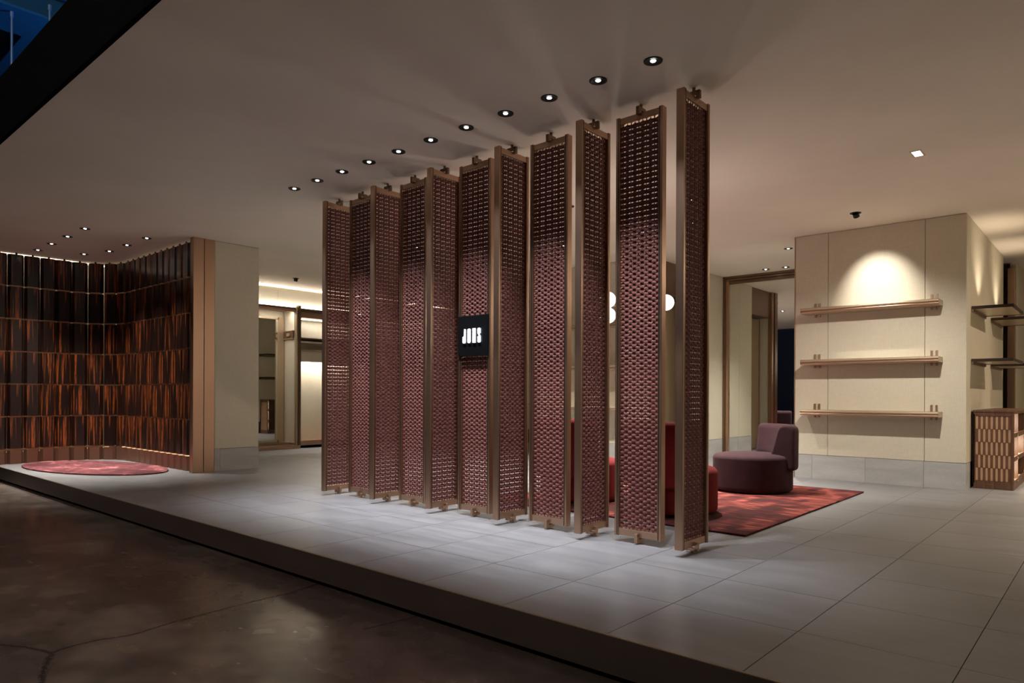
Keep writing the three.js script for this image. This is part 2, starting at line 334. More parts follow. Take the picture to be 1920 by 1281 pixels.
// hall shell
{
  const hallDark = std({ color: 0x10141c, roughness: 0.9 }), blueSteel = std({ color: 0x2a6a92, roughness: 0.55, metalness: 0.1 });
  const h = structure('wall_hall', 'dark hall walls around the showroom', 'wall');
  mesh('wall_panel', bx(-18.2, -18, HALL, 7.4, -16, 10), hallDark, h); mesh('wall_panel', bx(8, 8.2, HALL, 7.4, -16, 10), hallDark, h);
  mesh('wall_panel', bx(-18, 8, HALL, 7.4, 10, 10.2), std({ color: 0x1c2c48, roughness: 0.9 }), h); mesh('wall_panel', bx(-18, 8, HALL, 7.4, -16.2, -16), hallDark, h);
  const c = structure('ceiling_hall', 'dark blue steel deck of the hall roof', 'ceiling');
  mesh('deck', bx(-18, 8, 7.2, 7.4, -16, 10), hallDark, c);
  const beam = (name, label, x0, x1, z0, z1, y, hgt) => { // I profile
    const along = Math.abs(x1 - x0) > Math.abs(z1 - z0), g = [];
    g.push(bx(x0, x1, y, y + 0.03, z0, z1), bx(x0, x1, y + hgt - 0.03, y + hgt, z0, z1));
    if (along) g.push(bx(x0, x1, y + 0.03, y + hgt - 0.03, (z0 + z1) / 2 - 0.02, (z0 + z1) / 2 + 0.02)); else g.push(bx((x0 + x1) / 2 - 0.02, (x0 + x1) / 2 + 0.02, y + 0.03, y + hgt - 0.03, z0, z1));
    return tag(mesh(name, g, blueSteel, scene), label, 'beam');
  };
  beam('steel_beam', 'broad blue steel roof beam across the top left corner', -11.55, -10.75, -8, 8, 6.0, 0.5);
  beam('steel_beam', 'blue steel purlin running under the roof behind the nearer hanging rod', -18, -11.5, -3.05, -2.75, 6.05, 0.3);
  beam('steel_beam', 'blue steel purlin left of the broad beam, low in the corner', -18, -11.5, -2.35, -2.15, 6.05, 0.3);
  beam('steel_beam', 'far blue steel beam just above the black fascia', -14.3, -13.7, -9, 8, 6.0, 0.45);
  const rod = (x, z, y0, y1, label) => { const t = thing('hanging_rod', label, 'rod', [x, 0, z]); mesh('rod', cyl(0.014, y0, y1, 0, 0, 10), brassRod, t); mesh('hook', cyl(0.022, y1 - 0.07, y1, 0, 0, 12), brassRod, t); mesh('turnbuckle', cyl(0.035, y0, y0 + 0.1, 0, 0, 12), brassRod, t); };
  const brassRod = std({ color: 0x8fb0d8, metalness: 0.6, roughness: 0.4 });
  rod(-10.9, -2.46, 4.6, 6.0, 'thin steel hanging rod at the left edge of the picture'); rod(-10.35, -2.74, 5.3, 6.0, 'short steel hanging rod just above the black fascia');
  const l = thing('added_hall_lamp', 'added dim warm hall lamp hanging unseen over the concrete floor', 'lamp', [-5.5, 6.2, 3.2]);  // unseen lamp added to lift the dark hall floor
  mesh('housing', cyl(0.3, 0.02, 0.25, 0, 0, 24, 0.12), blackMetal, l); mesh('lens', cyl(0.28, 0, 0.02, 0, 0, 24), glow(0xffe6c8, 1.5), l);
  point(l, [0, -0.06, 0], POWER.hall, 0xffeee0, 10);
  const u = thing('added_roof_uplight', 'added blue floodlight lying unseen on top of the showroom ceiling', 'lamp', [-9.2, 3.62, -4.6]);  // floodlight added out of sight to light the roof beams blue
  mesh('housing', bx(-0.15, 0.15, -0.5, 0.08, -0.1, 0.1, 0.01), blackMetal, u); mesh('lens', bx(-0.13, 0.13, 0.08, 0.085, -0.08, 0.08), glow(0x5a9be0, 1.5), u);
  spot(u, [0, 0.1, 0], [-1.2, 2, 1.2], 26, 1.1, 1, 0x4f9ae6, 4);
}

// ---------------------------------------------------------------- woven folding screen: eleven panels
const PANEL = { w: 0.365, d: 0.055, y0: 0.042, y1: 2.962, stile: 0.03, rail: 0.05 };
{
  const { w, d, y0, y1, stile, rail } = PANEL, inW = w - 2 * stile, ROWS = 154, COLS = 10, p = inW / COLS;
  const strapGeo = phase => {
    const A = 0.0068, hh = 0.0092, seg = COLS * 3, prof = [[-hh, 0], [-hh * 0.72, 0.0026], [hh * 0.72, 0.0026], [hh, 0], [hh * 0.72, -0.0026], [-hh * 0.72, -0.0026]];
    const pos = [], idx = [], uv = [];
    for (let i = 0; i <= seg; i++) {
      const u = i / seg, x = (u - 0.5) * inW, c = Math.sin(u * COLS * Math.PI) * phase, zc = Math.sign(c) * Math.pow(Math.abs(c), 0.7) * A;
      for (const [y, z] of prof) { pos.push(x, y, zc + z); uv.push(x, y); }
    }
    for (let i = 0; i < seg; i++) for (let k = 0; k < 6; k++) { const a = i * 6 + k, b = i * 6 + (k + 1) % 6; idx.push(a, b, a + 6, b, b + 6, a + 6); }
    const g = new THREE.BufferGeometry(); g.setAttribute('position', new THREE.Float32BufferAttribute(pos, 3)); g.setAttribute('uv', new THREE.Float32BufferAttribute(uv, 2)); g.setIndex(idx); g.computeVertexNormals();
    return g;
  };
  const straps = [strapGeo(1), strapGeo(-1)];
  const cord = uvm(bx(-0.0032, 0.0032, y0 + rail * 0.7, y1 - rail * 0.7, -0.0022, 0.0022));
  const stileGeo = uvm(join([bx(-stile / 2, stile / 2, y0, y1, -d / 2, d / 2, 0.0025)]));
  const grooveGeo = uvm(bx(-0.003, 0.003, y0 + 0.004, y1 - 0.004, d / 2 - 0.001, d / 2 + 0.0006));
  const railT = uvm(bx(-inW / 2, inW / 2, y1 - rail, y1 - 0.006, -d / 2 + 0.006, d / 2 - 0.006, 0.0015)), railB = uvm(bx(-inW / 2, inW / 2, y0 + 0.004, y0 + rail, -d / 2 + 0.006, d / 2 - 0.006, 0.0015));
  const clip = s => uvm(join([bx(-0.012, 0.012, s < 0 ? 0.012 : y1 - 0.018, s < 0 ? y0 + 0.03 : CEIL - 0.022, d / 2 - 0.008, d / 2 + 0.02, 0.002), bx(-0.012, 0.012, s < 0 ? 0.012 : y1 - 0.018, s < 0 ? y0 + 0.03 : CEIL - 0.022, -d / 2 - 0.02, -d / 2 + 0.008, 0.002), bx(-0.012, 0.012, s < 0 ? 0.012 : CEIL - 0.045, s < 0 ? 0.034 : CEIL - 0.022, -d / 2 - 0.018, d / 2 + 0.018, 0.002), s < 0 ? cyl(0.011, 0, 0.014, 0, 0, 14) : cyl(0.011, CEIL - 0.024, CEIL, 0, 0, 14)]));
  const clips = [clip(-1), clip(1)];
  const innerH = y1 - y0 - 2 * rail - 0.012, pair = innerH / (ROWS / 2);   // straps lie in pairs with a slit after each pair
  for (let i = 0; i < 11; i++) {                       // 0 is the one nearest the camera
    const turned = i % 2 === 0, hasSign = i === 5;
    const label = hasSign ? 'woven burgundy strap panel carrying the black sign plate with white letters'
      : `woven burgundy strap panel in bronze frame, ${ORD[i]} from the right, ${turned ? 'standing edge on' : 'facing the platform edge'}`;
    const t = thing('woven_panel', label, 'screen panel', [-2.093 - 0.3932 * i, 0, -4.155], turned ? Math.PI / 2 : 0, 'woven panels of the folding screen');
    for (const s of [-1, 1]) { const st = inst('stile', stileGeo, bronze, t, [s * (w / 2 - stile / 2), 0, 0]); inst('groove', grooveGeo, blackMetal, st, [-s * 0.006, 0, 0]); }
    inst('top_rail', railT, bronze, t, [0, 0, 0]); inst('bottom_rail', railB, bronze, t, [0, 0, 0]);
    inst('floor_pivot', clips[0], bronze, t, [0, 0, 0]); inst('ceiling_pivot', clips[1], bronzeDark, t, [0, 0, 0]);
    for (let k = 0; k < COLS; k++) inst('cord', cord, cordMat, t, [(k + 0.5) * p - inW / 2, 0, 0]);
    for (let r = 0; r < ROWS; r++) {
      const y = y0 + rail + 0.006 + (Math.floor(r / 2) + 0.5) * pair + (r % 2 ? 0.0073 : -0.0073);
      if (hasSign && y > 1.35 && y < 1.68) continue;
      inst('strap', straps[r % 2], strapMat, t, [0, y, 0]);
    }
    if (hasSign) {
      const plate = mesh('sign_plate', bx(-w / 2 + 0.004, w / 2 - 0.012, 1.345, 1.682, -0.012, d / 2 + 0.012, 0.003), std({ color: 0x1c1d20, metalness: 0.5, roughness: 0.4 }), t);
      plate.userData.label = 'black sign plate with glowing white letters';
      const R = (x0, x1, ya, yb, r) => { const s = new THREE.Shape(); s.moveTo(x0 + r, ya); s.lineTo(x1 - r, ya); s.absarc(x1 - r, ya + r, r, -Math.PI / 2, 0); s.lineTo(x1, yb - r); s.absarc(x1 - r, yb - r, r, 0, Math.PI / 2); s.lineTo(x0 + r, yb); s.absarc(x0 + r, yb - r, r, Math.PI / 2, Math.PI); s.lineTo(x0, ya + r); s.absarc(x0 + r, ya + r, r, Math.PI, Math.PI * 1.5); return s; };
      const ex = s => { const g = new THREE.ExtrudeGeometry(s, { depth: 0.006, bevelEnabled: false, curveSegments: 8 }); g.translate(-w / 2, 1.452, d / 2 + 0.016); return g; };
      const J = new THREE.Shape(); J.moveTo(0.078, 0); J.lineTo(0.094, 0); J.absarc(0.094, 0.009, 0.009, -Math.PI / 2, 0); J.lineTo(0.103, 0.118); J.lineTo(0.088, 0.118); J.lineTo(0.086, 0.06); J.lineTo(0.07, 0.052); J.lineTo(0.07, 0.008); J.lineTo(0.078, 0);
      const O = R(0.127, 0.161, 0, 0.12, 0.015);
      const N = new THREE.Shape(); N.moveTo(0.187, 0); N.lineTo(0.22, 0); N.lineTo(0.22, 0.12); N.lineTo(0.209, 0.12); N.lineTo(0.205, 0.114); N.lineTo(0.2, 0.12); N.lineTo(0.187, 0.12); N.lineTo(0.187, 0);
      const Sx = new THREE.Shape(); Sx.moveTo(0.253, 0); Sx.lineTo(0.27, 0); Sx.lineTo(0.278, 0.009); Sx.lineTo(0.278, 0.05); Sx.lineTo(0.262, 0.072); Sx.lineTo(0.277, 0.076); Sx.lineTo(0.277, 0.112); Sx.lineTo(0.27, 0.12); Sx.lineTo(0.252, 0.12); Sx.lineTo(0.244, 0.112); Sx.lineTo(0.244, 0.078); Sx.lineTo(0.26, 0.056); Sx.lineTo(0.245, 0.05); Sx.lineTo(0.245, 0.009); Sx.lineTo(0.253, 0);
      [['letter', J], ['letter', O], ['letter', N], ['letter', Sx]].forEach(([n, s]) => mesh(n, ex(s), letterGlow, plate));
    }
  }
}

// ---------------------------------------------------------------- ebony screen that lines the alcove
{
  const t = thing('ebony_screen', 'curved screen of dark striped ebony slats in six rows lining the alcove', 'screen', [0, 0, 0]);
  const L1 = 0.92, RA = 0.58, LA = RA * Math.PI / 2, X = -11.86, Z = -4.02, zc = -2.5 - L1, cx = X + RA, zcc = zc;
  const L3 = -8.99 - cx, total = L1 + LA + L3;
  const path = s => { // position, turn so that local +z looks into the alcove
    if (s < L1) return [X, -2.5 - s, Math.PI / 2];
    if (s < L1 + LA) { const a = (s - L1) / RA; return [cx - RA * Math.cos(a), zcc - RA * Math.sin(a), Math.PI / 2 - a]; }
    return [cx + (s - L1 - LA), zcc - RA, 0];
  };
  const halfFlat = 0.0985, half = halfFlat, flat = 0.066, back = 0.045, th = 0.007;
  const profile = (h, variant, half) => {            // folded slat: flat front with slanted returns
    const s = new THREE.Shape();
    s.moveTo(-half, -back); s.lineTo(-flat, 0); s.lineTo(flat, 0); s.lineTo(half, -back); s.lineTo(half - th, -back); s.lineTo(flat - th * 0.6, -th); s.lineTo(-flat + th * 0.6, -th); s.lineTo(-half + th, -back); s.lineTo(-half, -back);
    const g = new THREE.ExtrudeGeometry(s, { depth: h, bevelEnabled: false });
    g.rotateX(-Math.PI / 2); g.scale(1, 1, -1);        // extruded upwards, front towards +z
    const idx = g.index; const n = g.index ? g.toNonIndexed() : g; const P = n.attributes.position;
    for (let i = 0; i < P.count; i += 3) { const a = [P.getX(i + 1), P.getY(i + 1), P.getZ(i + 1)]; P.setXYZ(i + 1, P.getX(i + 2), P.getY(i + 2), P.getZ(i + 2)); P.setXYZ(i + 2, ...a); }
    n.computeVertexNormals();
    return uvm(n, 1, variant * 0.173, variant * 0.31);
  };
  const rowH = 0.466, yBase = 0.222;
  const slats = []; for (let v = 0; v < 9; v++) slats.push(profile(rowH - 0.02, v, half));
  const wide = []; for (let v = 0; v < 9; v++) wide.push(profile(rowH - 0.02, v, half + 0.0075));
  const plinth = profile(0.192, 0, half), plinthWide = profile(0.192, 0, half + 0.0075), rail = uvm(bx(-flat + 0.004, flat - 0.004, 0, 0.013, -0.012, -0.004)), railBack = uvm(bx(-half + 0.01, half - 0.01, 0.001, 0.016, -back + 0.004, -0.016)), pin = uvm(bx(-0.012, 0.012, 0, 0.03, -0.02, -0.006));
  let n = 0;
  for (let s = 0.045; s < total - 0.06; s += 0.2) {
    const [x, z, a] = path(s);
    for (let r = 0; r < 6; r++) {
      inst('slat', (s > L1 - 0.08 && s < L1 + LA + 0.08 ? wide : slats)[(n * 5 + r * 4 + Math.floor(rnd() * 3)) % 9], ebony, t, [x, yBase + r * rowH, z], a);
      const rl = inst('joint_bar', rail, copper, t, [x, yBase + r * rowH - 0.017, z], a); inst('joint_bracket', railBack, copper, rl, [0, 0, 0]);
    }
    inst('plinth_fold', s > L1 - 0.08 && s < L1 + LA + 0.08 ? plinthWide : plinth, plinthBronze, t, [x, 0.002, z], a);
    inst('ceiling_pin', pin, blackMetal, t, [x, CEIL - 0.03, z], a);
    n++;
  }
  // the light strips that glow behind the slats
  const strip = (x0, x1, y0, y1, z0, z1, label) => { const m = mesh('led_strip', bx(x0, x1, y0, y1, z0, z1), y0 > 1 ? ledGlow : ledFaint, scene); tag(m, label, 'light strip'); m.userData.group = 'light strips behind the ebony screen'; return m; };
  strip(-12.02, -11.98, CEIL - 0.02, CEIL - 0.004, -4.0, -2.52, 'white light strip along the ceiling behind the left ebony slats');
  strip(-11.9, -9.0, CEIL - 0.02, CEIL - 0.004, -4.2, -4.16, 'white light strip along the ceiling behind the rear ebony slats');
  area(scene, [-12.0, CEIL - 0.024, -3.26], [0, -1, 0], 0.05, 1.48, POWER.led, NEUTRAL);
  area(scene, [-10.45, CEIL - 0.024, -4.18], [0, -1, 0], 2.9, 0.05, POWER.led, NEUTRAL);
  strip(-12.02, -11.98, 0.16, 0.175, -4.0, -2.52, 'warm light strip behind the foot of the left ebony slats');
  strip(-11.9, -9.0, 0.16, 0.175, -4.2, -4.16, 'warm light strip behind the foot of the rear ebony slats');
  area(scene, [-12.0, 0.18, -3.26], [0, 1, 0], 0.05, 1.48, POWER.led * 0.35, WARM);
  area(scene, [-10.45, 0.18, -4.18], [0, 1, 0], 2.9, 0.05, POWER.led * 0.35, WARM);
}

// ---------------------------------------------------------------- rugs
{
  const W = 1024, H = 1024, A = fbm(W, H, [[10, 7, 1], [30, 14, 0.8], [24, 90, 0.7]]), B = fbm(W, H, [[6, 160, 1], [12, 256, 1]]);
  const map = tex(W, H, (i, j, k) => { const y = (j / H * 3.1 * 36) % 1, rib = smooth(0.0, 0.14, Math.abs(y - 0.5) * 2); let c = lerp3([66, 17, 17], [124, 50, 44], smooth(0.36, 0.62, A[k])); c = lerp3(c, [176, 92, 78], smooth(0.52, 0.66, A[k]) * smooth(0.38, 0.58, B[k])); return lerp3([50, 13, 12], c, 0.35 + 0.65 * rib * (0.6 + 0.4 * B[k])); }, 2.6, 3.1);
  const t = thing('area_rug', 'rectangular mottled red ribbed rug under the velvet lounge chairs', 'rug', [-2.035, 0, -4.87]);
  const pile = std({ map, roughness: 1, bumpMap: fineBump, bumpScale: 0.003 });
  mesh('pile', bx(-2.55, 0, 0.004, 0.016, -3.08, 0, 0.006), pile, t); mesh('backing', bx(-2.545, -0.004, 0, 0.006, -3.076, -0.004), std({ color: 0x3a1210, roughness: 1 }), t);
}
{
  const W = 1024, H = 512, A = fbm(W, H, [[9, 5, 1], [28, 18, 1], [70, 40, 0.6]]), B = fbm(W, H, [[40, 256, 1]]);
  const map = tex(W, H, (i, j, k) => { let c = lerp3([78, 34, 38], [116, 58, 62], smooth(0.3, 0.6, A[k])); c = lerp3(c, [176, 112, 112], smooth(0.6, 0.74, A[k])); const b = 0.88 + 0.2 * B[k]; return [c[0] * b, c[1] * b, c[2] * b]; }, 2.8, 1.3);
  const s = new THREE.Shape(); s.absellipse(0, 0, 1.36, 0.6, 0, Math.PI * 2, false, 0);
  const g = new THREE.ExtrudeGeometry(s, { depth: 0.01, bevelEnabled: true, bevelSize: 0.008, bevelThickness: 0.004, bevelSegments: 2, curveSegments: 72 }); g.rotateX(-Math.PI / 2); g.translate(0, 0.006, 0);
  const o = mesh('oval_rug', g, std({ map, roughness: 1, bumpMap: fineBump, bumpScale: 0.003 }), scene); o.position.set(-10.46, 0, -3.3); o.rotation.y = 0.2;
  tag(o, 'oval dusty red mottled rug in front of the ebony screen', 'rug');
}

// ---------------------------------------------------------------- lounge chairs
function sweep(section, frames) { // section: [[radial, y]...] closed; frames: [angle, scale]
  const pos = [], idx = [], n = section.length;
  const cr = section.reduce((a, q) => a + q[0], 0) / n, cy = section.reduce((a, q) => a + q[1], 0) / n;
  for (const [a, k, off] of frames) for (const [r, y] of section) { const rr = cr + (r - cr) * k, yy = cy + (y - cy) * (1 - (1 - k) * 0.45); pos.push(rr * Math.cos(a) - Math.sin(a) * off, yy, -rr * Math.sin(a) - Math.cos(a) * off); }
  for (let i = 0; i + 1 < frames.length; i++) for (let k = 0; k < n; k++) { const a = i * n + k, b = i * n + (k + 1) % n; idx.push(a, b, a + n, b, b + n, a + n); }
  const c0 = pos.length / 3; const f0 = frames[0], f1 = frames[frames.length - 1];
  for (const f of [f0, f1]) pos.push(cr * Math.cos(f[0]) - Math.sin(f[0]) * f[2], cy, -cr * Math.sin(f[0]) - Math.cos(f[0]) * f[2]);
  for (let k = 0; k < n; k++) { idx.push(c0, (k + 1) % n, k); const b = (frames.length - 1) * n; idx.push(c0 + 1, b + k, b + (k + 1) % n); }
  const g = new THREE.BufferGeometry(); g.setAttribute('position', new THREE.Float32BufferAttribute(pos, 3)); g.setIndex(idx); g.computeVertexNormals(); return g;
}
function roundPoly(pts, r, seg = 5) { // rounded closed polygon
  const out = [], n = pts.length;
  for (let i = 0; i < n; i++) {
    const p = new THREE.Vector2(...pts[i]), a = new THREE.Vector2(...pts[(i + n - 1) % n]).sub(p), b = new THREE.Vector2(...pts[(i + 1) % n]).sub(p), rr = Math.min(pts[i][2] ?? r, a.length() / 2.2, b.length() / 2.2);
    a.setLength(rr); b.setLength(rr);
    for (let k = 0; k <= seg; k++) { const t = k / seg, u = 1 - t; out.push([p.x + a.x * u * u + b.x * t * t, p.y + a.y * u * u + b.y * t * t]); }
  }
  return out;
}
function loungeChair(label, mat, pos, ry, group, top = 0.70) {
  const t = thing('lounge_chair', label, 'chair', pos, ry, group);
  // base: upholstered drum with a softly domed seat
  const prof = [[0.0, 0.02], [0.372, 0.02], [0.384, 0.03], [0.386, 0.06], [0.386, 0.34], [0.38, 0.362], [0.36, 0.382], [0.3, 0.394], [0.16, 0.402], [0, 0.404]].map(q => new THREE.Vector2(q[0], q[1]));
  const base = new THREE.LatheGeometry(prof, 56); base.scale(1.06, 1, 0.98);
  mesh('seat', base, mat, t);
  mesh('glide', cyl(0.33, 0, 0.022, 0, 0, 40), blackMetal, t);
  const sec = roundPoly([[0.25, 0.236], [0.452, 0.236], [0.456, top, 0.07], [0.30, top + 0.006, 0.06], [0.205, 0.40]], 0.035, 5);
  const span = 0.87, frames = [];
  for (let i = 0; i <= 4; i++) frames.push([-span, 0.72 + 0.28 * Math.sin(i / 4 * Math.PI / 2), -0.028 * (Math.cos(i / 4 * Math.PI / 2) - 0)]);
  for (let i = 1; i < 30; i++) frames.push([-span + 2 * span * i / 30, 1, 0]);
  for (let i = 4; i >= 0; i--) frames.push([span, 0.72 + 0.28 * Math.sin(i / 4 * Math.PI / 2), 0.028 * Math.cos(i / 4 * Math.PI / 2)]);
  mesh('backrest', sweep(sec, frames), mat, t);
  return t;
}
loungeChair('plum velvet lounge chair with wraparound back, on the rug by the shelf wall', plumVelvet, [-2.945, 0.0165, -7.225], 0.8, 'plum lounge chairs');
loungeChair('plum velvet lounge chair seen only in the tall mirror', plumVelvet, [-5.35, 0, -7.2], 2.1, 'plum lounge chairs');
loungeChair('red velvet lounge chair turned away behind the rightmost woven panels', redVelvet, [-2.94, 0.0165, -5.47], -1.37, 'red lounge chairs', 0.78);
loungeChair('red velvet lounge chair mostly hidden further left behind the woven panels', redVelvet, [-3.95, 0.0165, -5.5], -1.5, 'red lounge chairs', 0.78);

// ---------------------------------------------------------------- floor lamp with opal globes behind the panels
{
  const t = thing('globe_lamp', 'floor lamp with three glowing opal globes behind the woven panels', 'lamp', [-3.42, 0.0165, -5.95]);
  mesh('base', new THREE.LatheGeometry([[0, 0], [0.14, 0], [0.15, 0.008], [0.14, 0.02], [0.02, 0.026], [0, 0.026]].map(q => new THREE.Vector2(...q)), 32), bronze, t);
  mesh('pole', cyl(0.011, 0.02, 1.86, 0, 0, 12), bronze, t);
  const globes = [[0.21, 1.876, 0.117], [-0.2, 1.9, 0.477], [-0.2, 1.752, 0.477]];
  for (const [x, y, z] of globes) {
    const l = Math.hypot(x, z), arm = new THREE.CylinderGeometry(0.006, 0.006, l, 8); arm.rotateZ(Math.PI / 2); arm.rotateY(-Math.atan2(z, x)); arm.translate(x / 2, Math.min(y, 1.85), z / 2);
    mesh('arm', arm, bronze, t);
    const g = new THREE.SphereGeometry(0.074, 28, 20); g.translate(x, y, z); mesh('globe', g, globeGlow, t);
    point(t, [x, y, z], 0.45, NEUTRAL, 3);
  }
}

// ---------------------------------------------------------------- bronze wall shelves
function wallShelf(label, x, y, z) {
  const t = thing('wall_shelf', label, 'shelf', [x, y, z], 0, 'bronze wall shelves');
  const w = 1.46, d = 0.25;
  mesh('board', bx(0, w, -0.062, -0.012, 0.0, d - 0.035, 0.003), brassy, t);
  mesh('top_plate', bx(0, w, -0.012, 0, 0.0, d - 0.03, 0.002), brassy, t);
  const g1 = new THREE.CylinderGeometry(0.017, 0.017, w, 20); g1.rotateZ(Math.PI / 2); g1.translate(w / 2, -0.016, d - 0.02);
  const g2 = new THREE.CylinderGeometry(0.014, 0.014, w, 20); g2.rotateZ(Math.PI / 2); g2.translate(w / 2, -0.047, d - 0.021);
  mesh('front_tube', g1, brassy, t); mesh('front_tube', g2, bronze, t);
  for (const xx of [0.105, 0.155, 1.355, 1.405]) mesh('bracket_post', bx(xx - 0.011, xx + 0.011, -0.095, 0.075, 0.004, 0.024, 0.003), bronze, t);
  return t;
}
['topmost', 'middle', 'lowest'].forEach((n, i) => {
  const y = [2.085, 1.46, 0.852][i];
  wallShelf(`long bronze shelf on the beige right wall, ${n} of three`, -2.945, y, -8.908);
  wallShelf(`long bronze shelf on the wall behind the woven panels, ${n} of three`, -6.95, y, -8.797);
});

// ---------------------------------------------------------------- shelves and cabinet on the side walls
function sideShelf(label, x, y, z, len, flip) {
  const t = thing('side_shelf', label, 'shelf', [x, y, z], 0, 'dark edged side shelves'), d = 0.385 * flip;
  const glassy = phys({ color: 0xcbb79c, roughness: 0.25, metalness: 0.2 });
  mesh('board', bx(0.012 * flip, d - 0.012 * flip, -0.03, -0.004, -len + 0.012, -0.012), glassy, t);
  mesh('frame', [bx(0, d, -0.034, 0, -0.014, 0), bx(0, d, -0.034, 0, -len, -len + 0.014), bx(d - 0.014 * flip, d, -0.034, 0, -len + 0.014, -0.014)], std({ color: 0x3a2a22, metalness: 0.5, roughness: 0.4 }), t);
  mesh('wall_rail', bx(0, 0.02 * flip, -0.06, -0.034, -len, 0), bronzeDark, t);
  return t;
}
function cabinet(label, x, z, flip) {
  const t = thing('display_cabinet', label, 'cabinet', [x, 0, z], 0, 'inlaid display cabinets');
  const D = 0.375, Hh = 0.872, L = 1.9, f = flip;
  const X = (a, b, ...r) => bx(a * f, b * f, ...r);
  mesh('top', X(-0.004, D + 0.006, Hh - 0.022, Hh, -L, 0.006, 0.003), walnut, t);
  mesh('top_moulding', X(0.004, D - 0.004, Hh - 0.04, Hh - 0.022, -L + 0.01, -0.004), walnut, t);
  mesh('base', X(0.004, D - 0.002, 0, 0.055, -L + 0.01, -0.002, 0.003), walnut, t);
  mesh('back_panel', X(0.0, 0.015, 0.055, Hh - 0.04, -L, 0), walnut, t);
  mesh('end_panel', X(0.0, D, 0.055, Hh - 0.04, -0.022, -0.012), walnut, t);
  mesh('end_panel', X(0.0, D, 0.055, Hh - 0.04, -L, -L + 0.02), walnut, t);
  for (const [a, b] of [[0, 0.022], [D - 0.028, D]]) mesh('end_stile', X(a, b, 0.055, Hh - 0.04, -0.014, 0, 0.002), walnut, t);
  mesh('end_rail', X(0.022, D - 0.028, Hh - 0.066, Hh - 0.04, -0.014, -0.002), walnut, t); mesh('end_rail', X(0.022, D - 0.028, 0.055, 0.085, -0.014, -0.002), walnut, t);
  const x0 = 0.024, x1 = D - 0.03, y0 = 0.088, y1 = Hh - 0.068, cols = 14, rows = 5, cw = (x1 - x0) / cols, rh = (y1 - y0) / rows;
  const lens = (wide) => { const s = new THREE.Shape(), a = cw / 2 * 0.97, b = wide ? a * 1.18 : a * 0.8, h = rh / 2 * 0.97; s.moveTo(-a * 0.82, -h); s.lineTo(a * 0.82, -h); s.quadraticCurveTo(b, 0, a * 0.82, h); s.lineTo(-a * 0.82, h); s.quadraticCurveTo(-b, 0, -a * 0.82, -h); return uvm(new THREE.ExtrudeGeometry(s, { depth: wide ? 0.006 : 0.003, bevelEnabled: false, curveSegments: 4 })); };
  const lp = lens(true), ld = lens(false);
  for (let r = 0; r < rows; r++) for (let c = 0; c < cols; c++) { const pale = (r + c) % 2 === 0; inst('inlay_piece', pale ? lp : ld, pale ? inlayPale : inlayDark, t, [(x0 + (c + 0.5) * cw) * f, y0 + (r + 0.5) * rh, -0.0125]); }
  // front: three glowing vitrine drawers in bays
  const hh = (Hh - 0.04 - 0.055) / 3;
  for (let k = 0; k < 3; k++) {
    const yb = 0.055 + k * hh;
    const rail = mesh('drawer_front', X(D - 0.02, D, yb, yb + 0.05, -L + 0.02, -0.014, 0.003), walnut, t);
    for (const zz of [-0.3, -0.95, -1.6]) { const ring = new THREE.TorusGeometry(0.014, 0.003, 8, 18); ring.rotateY(Math.PI / 2); ring.translate((D + 0.008) * f, yb + 0.022, zz); mesh('ring_pull', ring, brassy, rail); }
    mesh('drawer_tray', X(0.016, D - 0.022, yb, yb + 0.02, -L + 0.02, -0.024), wallFabric, t);
    for (const zz of [-0.03, -0.64, -1.26]) mesh('led_bar', X(D - 0.04, D - 0.03, yb + 0.052, yb + hh - 0.006, zz - 0.01, zz), ledWarm, t);
    for (const zz of [-0.63, -1.25]) mesh('partition', X(0.016, D - 0.022, yb + 0.02, yb + hh, zz - 0.012, zz), walnut, t);
  }
  if (f > 0) { point(t, [0.28 * f, 0.72, -0.3], 0.5, WARM, 2); point(t, [0.28 * f, 0.2, -0.3], 0.5, WARM, 2); point(t, [0.28 * f, 0.46, -0.3], 0.5, WARM, 2); point(t, [0.28 * f, 0.46, -0.95], 0.5, WARM, 2); }
  return t;
}
cabinet('walnut display cabinet with checkered lens inlay on the far right', -1.245, -9.235, 1);
cabinet('walnut inlaid display cabinet seen only in the wardrobe mirror', -7.225, -9.08, -1);
sideShelf('upper dark edged shelf on the right side wall above the cabinet', -1.262, 2.035, -9.225, 0.98, 1);
sideShelf('upper dark edged shelf on the right side wall, further back', -1.262, 2.035, -10.76, 1.0, 1);
sideShelf('lower dark edged shelf on the right side wall above the cabinet', -1.262, 1.445, -9.225, 0.98, 1);
sideShelf('lower dark edged shelf on the right side wall, further back', -1.262, 1.445, -10.76, 1.0, 1);
sideShelf('upper dark edged shelf seen in the wardrobe mirror', -7.203, 2.035, -9.06, 1.6, -1);
sideShelf('lower dark edged shelf seen in the wardrobe mirror', -7.203, 1.445, -9.06, 1.6, -1);
// small uplights on the upper side shelves
for (const [z, n] of [[-9.72, 'nearer'], [-11.25, 'farther']]) {
  const t = thing('shelf_uplight', `small uplight on the ${n} upper side shelf of the right wall`, 'lamp', [-0.98, 2.036, z], 0, 'shelf uplights');
  mesh('housing', cyl(0.022, 0, 0.018, 0, 0, 16), blackMetal, t); mesh('lens', cyl(0.014, 0.018, 0.021, 0, 0, 16), ledWarm, t);
  spot(t, [0, 0.026, 0], [-0.3, 1, 0], POWER.shelfUp, 0.85, 1, WARM, 0.6);
}

